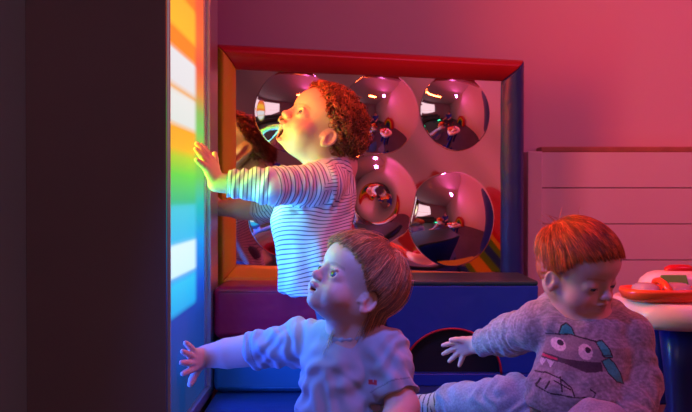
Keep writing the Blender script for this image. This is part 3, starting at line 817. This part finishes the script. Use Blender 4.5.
# ------------------------------------------------------------------ the room
def struct(name, mb, m, **k):
    return tag(mb.build(name, m, None, **k), kind='structure')
struct('floor', MB().box(-1.7, 2.3, -2.3, 3.1, -.13, -.07), M['floor'])
struct('wall_back', MB().box(-1.7, 2.3, 3.0, 3.1, -.07, 2.3), M['wall'])
struct('wall_right', MB().box(2.2, 2.3, -2.2, 3.0, -.07, 2.3), M['wall'])
struct('wall_rear', MB().box(-1.7, 2.3, -2.3, -2.2, -.07, 2.3), M['wall'])
struct('wall_left', MB().box(-1.7, -1.6, -2.2, 3.0, -.07, 2.3), M['wall'])
struct('wall_partition', MB().box(-1.6, -.586, 1.75, 1.95, -.07, 2.3), M['grey_wall'])
struct('ceiling', MB().box(-1.7, 2.3, -2.3, 3.1, 2.3, 2.36), M['wall'])

# light panel ---------------------------------------------------------------
XP = -.322
lp = tag(empty('light_panel', (XP-.13, 2.0, 0)), 'tall dark grey cabinet whose side glows in rainbow coloured light blocks', 'light panel')
MB().box(-.580, XP-.004, 1.720, 2.300, -.07, 1.75).build('housing', M['grey_board'], lp, bevel=.002)
fr = MB()
fr.box(XP-.003, XP+.004, 2.150, 2.172, .0, 1.74).box(XP-.003, XP+.012, 2.172, 2.300, .0, 1.74)
fr.box(XP-.003, XP+.012, 1.722, 2.172, 0, .022).box(XP-.003, XP+.004, 1.721, 1.726, .022, 1.74).box(XP-.003, XP+.004, 1.726, 2.150, 1.715, 1.74)
fr.build('frame', M['alu'], lp, bevel=.002)
def ramp(nt, fac, stops):
    r = nt.nodes.new('ShaderNodeValToRGB'); e = r.color_ramp.elements
    while len(e) > 1: e.remove(e[-1])
    for i, (p_, c) in enumerate(stops):
        q = e[0] if i == 0 else e.new(p_)
        q.position = p_; q.color = (*c, 1)
    nt.links.new(fac, r.inputs['Fac']); return r.outputs['Color']
md = bpy.data.materials.new('glowing_diffuser'); md.use_nodes = True; nt = md.node_tree; b = nt.nodes['Principled BSDF']
tc = nt.nodes.new('ShaderNodeNewGeometry'); sp = nt.nodes.new('ShaderNodeSeparateXYZ'); nt.links.new(tc.outputs['Position'], sp.inputs[0])
def mr(src, a, b_, c=0, d=1, smooth=False):
    n = nt.nodes.new('ShaderNodeMapRange'); n.inputs['From Min'].default_value = a; n.inputs['From Max'].default_value = b_
    n.inputs['To Min'].default_value = c; n.inputs['To Max'].default_value = d
    if smooth: n.interpolation_type = 'SMOOTHSTEP'
    nt.links.new(src, n.inputs['Value']); return n.outputs['Result']
zf = mr(sp.outputs['Z'], 0, 1.75)
PAD = [(0, (.003, .03, .14)), (.10, (.003, .035, .17)), (.226, (.004, .05, .40)), (.236, (.01, .40, .85)), (.290, (.02, .55, .90)), (.300, (.03, .35, .85)),
       (.306, (.62, .90, .95)), (.362, (.70, .92, .95)), (.370, (.03, .50, .85)), (.436, (.05, .58, .72)), (.446, (.03, .50, .22)), (.500, (.12, .66, .06)),
       (.535, (.45, .62, .03)), (.550, (.90, .46, .02)), (.590, (.92, .40, .02)), (.600, (.72, .78, .74)), (.655, (.78, .80, .77)), (.664, (.85, .40, .10)),
       (.673, (.76, .76, .78)), (.732, (.78, .78, .80)), (.740, (.92, .25, .02)), (.774, (.92, .24, .02)), (.782, (.95, .50, .03)), (.845, (.95, .45, .03)),
       (.855, (.92, .22, .02)), (.93, (.92, .14, .03)), (.94, (.9, .35, .25)), (1.1, (.9, .08, .04)), (1.35, (.85, .02, .06))]
HALO = [(0, (.003, .03, .14)), (.20, (.0, .04, .30)), (.27, (.0, .08, .65)), (.36, (.0, .30, .85)), (.44, (0, .50, .45)), (.50, (.10, .60, .08)), (.56, (.35, .55, .04)),
        (.60, (.15, .60, .12)), (.64, (.25, .50, .10)), (.68, (.75, .25, .05)), (.74, (.85, .10, .05)), (.80, (.90, .16, .04)), (1.0, (.9, .05, .04)), (1.35, (.8, .02, .06))]
c1 = ramp(nt, zf, [(z/1.75, c) for z, c in PAD]); c2 = ramp(nt, zf, [(z/1.75, c) for z, c in HALO])
mk = mr(sp.outputs['Y'], 2.00, 2.07, 1, 0, True)
mk2 = mr(sp.outputs['Y'], 1.728, 1.745, 0, 1, True)
mu = nt.nodes.new('ShaderNodeMath'); mu.operation = 'MULTIPLY'; nt.links.new(mk, mu.inputs[0]); nt.links.new(mk2, mu.inputs[1])
mx = nt.nodes.new('ShaderNodeMix'); mx.data_type = 'RGBA'; nt.links.new(mu.outputs[0], mx.inputs['Factor']); nt.links.new(c2, mx.inputs['A']); nt.links.new(c1, mx.inputs['B'])
b.inputs['Base Color'].default_value = (.05, .05, .06, 1); b.inputs['Roughness'].default_value = .6; b.inputs['Specular IOR Level'].default_value = .05
nt.links.new(mx.outputs['Result'], b.inputs['Emission Color']); b.inputs['Emission Strength'].default_value = 1.05
MB().box(XP-.006, XP, 1.726, 2.150, .022, 1.715).build('diffuser', md, lp)

# bubble mirror ---------------------------------------------------------------
A0 = np.array([-.343, 2.45, 0]); U = N((.843, .29, 0)); LN = .893; NF = np.array([U[1], -U[0], 0]); ZB, ZT = .222, .845
bm_ = tag(empty('bubble_mirror', A0+U*LN/2), 'square bubble mirror in a padded red, yellow and blue vinyl frame against wall', 'mirror')
def fp(u, z, w): return A0+U*u+np.array([0, 0, z])+NF*w
prof = [(0, -.045), (0, .020), (.006, .032), (.018, .040), (.030, .037), (.050, .020), (.060, .006), (.060, -.045)]
cor = [(0, ZB, 1, .95), (LN, ZB, -1, .22), (LN, ZT, -1, -1), (0, ZT, 1, -1)]
def pad(i, j, m):
    V = []
    for c in (cor[i], cor[j]):
        for a, w in prof: V.append(fp(c[0]+c[2]*a, c[1]+c[3]*a, w))
    k = len(prof)
    mbx = MB().add(V, [tuple(range(k))[::-1], tuple(range(k, 2*k))]+[(q, (q+1) % k, k+(q+1) % k, k+q) for q in range(k)])
    return mbx.build('frame_pad', m, bm_, bevel=.004)
tag(pad(3, 2, M['red_vinyl']), 'red padded top edge'); tag(pad(0, 3, M['yellow_vinyl']), 'yellow padded left edge')
tag(pad(0, 1, M['yellow_vinyl']), 'yellow padded bottom edge'); tag(pad(1, 2, M['navy_vinyl']), 'blue padded right edge')
mb = MB(); V = [fp(u, z, w) for u in (.01, LN-.01) for w in (-.04, 0) for z in (0, ZB+.01)]
mb.add(V, [(0, 1, 3, 2), (4, 6, 7, 5), (0, 4, 5, 1), (2, 3, 7, 6), (0, 2, 6, 4), (1, 5, 7, 3)]).build('base_board', M['navy_vinyl'], bm_)
# sheet with blown bubbles
def uv(px, py):                                  # where a sight line meets the sheet
    d = np.array([(px-CX)/F, 1, -(py-HZ)/F]); o = np.array([0, 0, CZ]); q = A0+NF*.0
    t = np.dot(q-o, NF)/np.dot(d, NF); p_ = o+d*t
    return float(np.dot(p_-A0, U)), float(p_[2])
bub = []
for px, py, r, h in ((380, 113, .112, .030), (456, 112, .108, .031), (452, 219, .132, .042), (374, 200, .128, .036), (296, 112, .112, .028), (290, 214, .114, .029)):
    u, z = uv(px, py); bub.append((u, z, r, h))
nu, nz = 420, 300
us = np.linspace(.045, LN-.045, nu); zs = np.linspace(ZB+.018, ZT-.045, nz); UU, ZZ = np.meshgrid(us, zs, indexing='ij')
Hh = .0012*np.sin(UU*17+1)*np.sin(ZZ*19)+.0004*np.sin(UU*41+ZZ*37)
for u, z, r, h in bub:
    dd = np.sqrt((UU-u)**2+(ZZ-z)**2)/r
    Rr = (r*r+h*h)/(2*h)
    cap = np.sqrt(np.maximum(Rr*Rr-np.minimum(dd, 1)**2*r*r, 0))-(Rr-h)
    cap = .55*cap+.45*h*np.clip(1-dd**2, 0, 1)**1.6
    if h == .036: cap = h*np.clip(1-dd**2, 0, 1)**1.5-.026*np.exp(-(dd/.42)**2)
    Hh = np.maximum(Hh, 0)*(dd > 1)+np.where(dd <= 1, np.maximum(cap, np.maximum(Hh, 0)*dd**8), 0)+np.minimum(Hh, 0)*(dd > 1)
V = A0+UU[..., None]*U+ZZ[..., None]*np.array([0, 0, 1.])+Hh[..., None]*NF
i, j = np.meshgrid(np.arange(nu-1), np.arange(nz-1), indexing='ij'); a = (i*nz+j).ravel()
mesh_np('mirror_sheet', V.reshape(-1, 3), np.stack([a, a+nz, a+nz+1, a+1], 1), M['mirror'], bm_)

# soft blocks ---------------------------------------------------------------
def soft_block(name, x0, x1, y0, y1, z0, z1, m, label):
    e = tag(empty(name, ((x0+x1)/2, (y0+y1)/2, z0)), label, 'soft play block')
    mb = MB().box(x0, x1, y0, y1, z0, z1); mb.build('cushion', m, e, bevel=.018, seg=4)
    s = MB()
    for z in (z0+.012, z1-.012):
        q = .0005
        s.tube([(x0+.012, y0+q, z), (x1-.012, y0+q, z)], .0018, 6)
    s.build('piping', m, e, smooth=True)
    return e
soft_block('soft_play_block', -.309, .085, 2.20, 2.385, 0, .124, M['mid_blue_vinyl'], 'blue vinyl foam block on the floor beneath the maroon block')
soft_block('soft_play_block', -.309, .085, 2.205, 2.385, .1245, .247, M['maroon_vinyl'], 'maroon vinyl foam block lying on the plain blue block under the mirror')
bx0, bx1, by0, by1, bz = .095, .462, 2.28, 2.53, .254
ab = tag(empty('arch_block', ((bx0+bx1)/2, (by0+by1)/2, 0)), 'blue vinyl foam block with green top and dark half round opening piped in red', 'soft play block')
hx, hz, hr = .255, .030, .118; n = 32
out = [(bx0, .030), (bx0, bz-.012), (bx1, bz-.012), (bx1, .030)]+[(hx+hr*math.cos(t), hz+hr*.92*math.sin(t)) for t in np.linspace(0, math.pi, n)]
mb = MB().prism([(x, by0, z) for x, z in out], (0, 0, 0), (0, by1-by0, 0)); mb.box(bx0, bx1, by0, by1, 0, .030)
mb.build('cushion', M['blue_vinyl'], ab, bevel=.003)
MB().box(bx0, bx1, by0-.001, by1, bz-.012, bz).build('top_cover', M['green_vinyl'], ab, bevel=.005)
MB().prism([(hx+hr*.995*math.cos(t), by0+.025, hz+hr*.915*math.sin(t)) for t in np.linspace(0, math.pi, n)], (0, 0, 0), (0, by1-by0-.03, 0)).build('opening_lining', M['black_vinyl'], ab)
MB().tube([(hx+hr*math.cos(t), by0-.001, hz+hr*.92*math.sin(t)) for t in np.linspace(0, math.pi, 40)], .0028, 8).build('piping', M['red_vinyl'], ab, smooth=True)
tag(MB().box(-.302, .55, 1.90, 2.54, -.07, -.0005).build('play_mat', M['mat_vinyl'], None, bevel=.002), 'thick blue vinyl play mat on the floor under the foam blocks', 'play mat')

# slatted white unit ---------------------------------------------------------------
sl = tag(empty('slatted_cover', (1.0, 2.90, 0)), 'white painted cover of wide horizontal boards under a brown ledge on the right', 'wall cover')
ztop = .589
for k in range(6):
    z1 = ztop-.109*k; z0 = max(z1-.1065, .002)
    MB().box(.590, 1.60, 2.868, 2.892, z0, z1).build('board', M['white_paint'], sl, bevel=.0015)
MB().box(.546, .590, 2.855, 2.99, 0, ztop+.002).build('post', M['white_paint'], sl, bevel=.003)
MB().box(.592, 1.60, 2.893, 2.92, 0, ztop-.01).build('backing', M['grey_board'], sl)
MB().box(.600, 1.60, 2.925, 2.999, ztop+.002, ztop+.020).build('ledge', M['wood'], sl, bevel=.004)

# activity table ---------------------------------------------------------------
at = tag(empty('activity_table', (.76, 2.03, 0)), 'low white plastic activity table with blue legs behind the red-haired child', 'activity table')
def rrect(cx, cy, ax, ay, n=48, p=3.2):
    return [(cx+ax*abs(math.cos(t))**(2/p)*(1 if math.cos(t) >= 0 else -1), cy+ay*abs(math.sin(t))**(2/p)*(1 if math.sin(t) >= 0 else -1)) for t in np.linspace(0, 2*math.pi, n, endpoint=False)]
def layers(mb, cx, cy, L, n=48, p=3.2, z0=0):
    V = []
    for ax, ay, z in L: V += [(x, y, z+z0) for x, y in rrect(cx, cy, ax, ay, n, p)]
    k = len(L)
    return mb.add(V, [(i*n+j, i*n+(j+1) % n, (i+1)*n+(j+1) % n, (i+1)*n+j) for i in range(k-1) for j in range(n)]+[tuple(range(n))[::-1], tuple(range((k-1)*n, k*n))])
tcx, tcy, tz = .762, 2.02, .186
layers(MB(), tcx, tcy, [(.150, .125, 0), (.176, .150, .004), (.186, .160, .014), (.188, .162, .030), (.184, .158, .046), (.176, .150, .055), (.168, .142, .056), (.160, .135, .050), (.02, .02, .049)], z0=tz).build('table_top', M['white_plastic'], at, smooth=True)
for q in (-1, 1):
    layers(MB(), tcx+q*.062, tcy-.045, [(.034, .030, .0), (.034, .030, .006), (.030, .026, .02), (.036, .030, .10), (.046, .040, tz+.002)], 24).build('leg', M['blue_plastic'], at, smooth=True)
    layers(MB(), tcx+q*.062, tcy+.085, [(.030, .026, .0), (.030, .026, .006), (.026, .022, .02), (.030, .026, .10), (.036, .030, tz+.002)], 24).build('leg', M['blue_plastic'], at, smooth=True)
# orange tray toy
zt = tz+.0565
ot = tag(empty('toy_tray', (.66, 1.97, zt)), 'orange plastic toy tray with clear windows on the white activity table', 'toy')
layers(MB(), .650, 1.955, [(.062, .052, 0), (.078, .062, .006), (.084, .068, .020), (.082, .066, .027), (.074, .058, .027), (.066, .050, .016), (.01, .01, .015)], z0=zt, p=2.6).build('tray', M['orange_plastic'], ot, smooth=True)
for dx in (-.033, .033):
    layers(MB(), .650+dx, 1.955, [(.028, .038, .012), (.028, .038, .020), (.024, .032, .031), (.014, .022, .036), (.002, .003, .037)], z0=zt, p=2.5).build('window', M['clear_plastic'], ot, smooth=True)
MB().tube([(.650, 1.898, zt+.022), (.646, 1.925, zt+.038), (.645, 1.955, zt+.042), (.648, 1.99, zt+.037), (.650, 2.012, zt+.022)], .0065, 10).build('divider', M['orange_plastic'], ot, smooth=True)
MB().tube([(.718, 1.91, zt+.018), (.732, 1.93, zt+.036), (.737, 1.96, zt+.046), (.733, 1.99, zt+.036)], .0075, 10).build('handle', M['orange_plastic'], ot, smooth=True)
# toy car
cx0, cy0 = .728, 2.085; zt2 = tz+.0565
tcx_ = tag(empty('toy_car', (cx0, cy0, zt2)), 'white toy car with green window and red roof behind the orange toy tray', 'toy')
layers(MB(), cx0, cy0, [(.066, .036, .0), (.082, .042, .006), (.086, .044, .020), (.080, .040, .034), (.064, .032, .047), (.050, .024, .051), (.005, .005, .052)], z0=zt2, p=2.8).build('body', M['white_plastic'], tcx_, smooth=True)
def slab(name, m, x0, x1, z0, z1, y, sk=.006, par=None, th=.006, tilt=.010):
    MB().prism([(x0+sk, y, z0), (x1+sk*.3, y, z0), (x1, y+tilt, z1), (x0+sk*2.2, y+tilt, z1)], (0, 0, 0), (0, th, 0)).build(name, m, par, bevel=.0022)
slab('window', M['green_plastic'], cx0-.062, cx0+.006, zt2+.024, zt2+.045, cy0-.050, par=tcx_)
slab('window', M['amber_plastic'], cx0+.018, cx0+.068, zt2+.022, zt2+.044, cy0-.050, par=tcx_)
layers(MB(), cx0+.004, cy0, [(.034, .016, .048), (.032, .015, .058), (.022, .010, .064), (.003, .002, .065)], z0=zt2, p=2.4).build('roof', M['red_plastic'], tcx_, smooth=True)
for x in (-.045, .045):
    MB().lathe([(.004, -.048), (.014, -.047), (.017, -.043), (.017, -.036), (.004, -.036)], (cx0+x, cy0, zt2+.0175), (0, 1, 0), 20).build('wheel', M['blue_plastic'], tcx_, smooth=True)
ky = tag(empty('spinning_toy', (.775, 1.95, zt)), 'dark blue spinning toy at the right of the orange toy tray', 'toy')
MB().lathe([(.022, 0), (.026, .004), (.026, .012), (.016, .018), (.012, .03), (.016, .038), (.012, .046), (.002, .048)], (.775, 1.95, zt-.001), sides=28).build('knob', M['blue_plastic'], ky, smooth=True)
MB().lathe([(.006, 0), (.009, .004), (.006, .010), (.001, .011)], (.775, 1.95, zt+.046), sides=20).build('button', M['red_plastic'], ky, smooth=True)

# the rest of the room, seen in the mirror
rk = tag(empty('coat_rack', (-.2, -2.19, 1.15)), 'dark wall rack with four pegs on the rear wall, seen in the mirror', 'rack')
MB().box(-.65, .25, -2.2, -2.17, 1.12, 1.22).build('back_board', M['grey_board'], rk, bevel=.004)
for x in (-.55, -.32, -.08, .15): MB().tube([(x, -2.17, 1.18), (x, -2.12, 1.17), (x, -2.10, 1.21)], .012, 8).build('peg', M['black_vinyl'], rk, smooth=True)
tag(MB().box(1.15, 1.95, -2.199, -2.16, -.07, 1.95).build('door_1', M['white_paint'], None, bevel=.004), kind='structure')
so = tag(empty('sofa', (-.3, -1.75, -.07)), 'dark grey sofa against the rear wall under the rack, seen in the mirror', 'sofa')
MB().box(-1.0, .5, -2.14, -1.45, -.02, .26).build('seat', M['grey_board'], so, bevel=.04)
MB().box(-1.0, .5, -2.15, -1.98, .262, .62).build('backrest', M['grey_board'], so, bevel=.05)
for x in (-1.14, .505): MB().box(x, x+.135, -2.14, -1.45, -.02, .42).build('armrest', M['grey_board'], so, bevel=.04)
for x in (-1.05, .45):
    for y in (-2.08, -1.52): MB().box(x, x+.05, y, y+.05, -.07, -.018).build('leg', M['black_vinyl'], so)
gl_ = tag(empty('play_lamp', (.55, -.55, -.07)), 'round green glowing lamp on the floor, seen in the mirror', 'lamp')
MB().lathe([(.10, 0), (.12, .01), (.12, .05), (.09, .06)], (.55, -.55, -.07), sides=32).build('base', M['black_vinyl'], gl_, smooth=True)
MB().lathe([(.088, 0), (.085, .04), (.06, .075), (.02, .09), (.002, .091)], (.55, -.55, -.011), sides=32).build('lamp_dome', mat('green_glow', (.1, .6, .4), .3, emit=((.05, 1, .45), 2.5)), gl_, smooth=True)
ra = tag(empty('rainbow_arch', (1.75, 1.15, -.07)), 'foam rainbow arch of four coloured bands on the floor, seen in the mirror', 'toy')
for k, m in enumerate(('red_vinyl', 'yellow_vinyl', 'green_plastic', 'blue_vinyl')):
    r0, r1 = .46-.09*k, .375-.09*k; t_ = np.linspace(0, math.pi, 25)
    pts = [(1.80, 1.15+r0*math.cos(t), -.07+1.3*r0*math.sin(t)) for t in t_]+[(1.80, 1.15+r1*math.cos(t), -.07+1.3*r1*math.sin(t)) for t in t_[::-1]]
    MB().prism(pts, (0, 0, 0), (.18, 0, 0)).build('band', M[m], ra)
ball_m = [M['red_plastic'], M['green_plastic'], M['blue_plastic'], M['orange_plastic']]
for k, (x, y) in enumerate(((1.35, .75), (1.15, 1.15), (1.45, 1.45), (.95, .95), (1.3, .1), (.7, .3), (.3, -.4), (.9, -.4))):
    bl = MB().lathe([(max(.04*math.sin(t), .0005), .04-.04*math.cos(t)) for t in np.linspace(0, math.pi, 13)], (x, y, -.07), sides=24).build('play_ball', ball_m[k % 4], None, smooth=True)
    tag(bl, ('red', 'green', 'dark blue', 'orange')[k % 4]+' play ball on the floor in the mirror, '+('beside the rainbow arch', 'left of the rainbow arch', 'right behind the arch', 'before the rainbow arch', 'by the seated adult', 'near the middle of the floor', 'beside the green lamp', 'behind the seated adult')[k], 'ball', 'plastic play balls on the floor')
# ------------------------------------------------------------------ light, camera
def area(name, loc, to, size, col, power, sy=None):
    l = bpy.data.lights.new(name, 'AREA'); l.shape = 'RECTANGLE'; l.size = size; l.size_y = sy or size; l.color = col; l.energy = power
    o = bpy.data.objects.new(name, l); link(o); o.location = loc
    o.rotation_euler = (Vector(to)-Vector(loc)).to_track_quat('-Z', 'Y').to_euler(); return o
def glow(name, y0, y1, z0, z1, col, power, spread=120):
    o = area(name, (XP+.006, (y0+y1)/2, (z0+z1)/2), (XP+1, (y0+y1)/2, (z0+z1)/2), 1, col, power)
    o.data.size, o.data.size_y = y1-y0, z1-z0; o.data.spread = math.radians(spread)
    o.rotation_euler = (math.pi/2, 0, -math.pi/2); return o
glow('panel_red_lamp', 1.75, 2.13, .80, 1.5, (1, .05, .015), 14)
glow('panel_orange_lamp', 1.75, 2.13, .69, .80, (1, .18, .03), 1.4)
glow('panel_white_lamp', 1.75, 2.05, .60, .735, (1, .50, .28), .25)
glow('panel_yellow_lamp', 1.75, 2.13, .545, .60, (1, .5, .03), .5)
glow('panel_green_lamp', 1.75, 2.13, .45, .54, (.2, 1, .05), 1.2)
glow('panel_cyan_lamp', 1.75, 2.13, .25, .44, (.02, .20, 1), 2.0)
glow('panel_blue_lamp', 1.75, 2.13, .0, .24, (.02, .10, 1), 2.0)
area('red_hair_light', (.30, 2.02, 1.08), (.30, 1.75, .3), .14, (1, .09, .02), 4.2)  # red light from above, added low out of view to catch the hair
area('magenta_ceiling_lamp', (1.7, 1.0, 2.1), (1.0, 2.6, .4), .16, (1, .13, .52), 12)
area('rear_fill_light', (-.4, -2.1, 1.2), (0, 2.0, .4), 1.2, (1, .68, .74), 7.0, 1.6)  # added fill from behind the camera, lifts the shadows; no doorway stands here
area('blue_fill_light', (-.15, 1.22, .98), (.14, 1.78, .17), .07, (.10, .18, 1), 1.1).data.spread = math.radians(66)  # added blue fill well below the ceiling, brightens the seated child's face
w = bpy.data.worlds.new('World'); scene.world = w; w.use_nodes = True
w.node_tree.nodes['Background'].inputs[0].default_value = (.5, .3, .4, 1); w.node_tree.nodes['Background'].inputs[1].default_value = .05
cam = bpy.data.cameras.new('camera'); co = bpy.data.objects.new('camera', cam); link(co)
cam.sensor_width = 36; cam.lens = 36*F/692; cam.clip_start = .05
co.location = (0, 0, CZ); co.rotation_euler = (math.pi/2-math.atan(11/F), 0, 0)
cam.dof.use_dof = True; cam.dof.focus_distance = 1.85; cam.dof.aperture_fstop = 9.0
scene.camera = co
scene.view_settings.view_transform = 'Standard'; scene.view_settings.look = 'None'; scene.view_settings.gamma = 1; scene.view_settings.exposure = 0
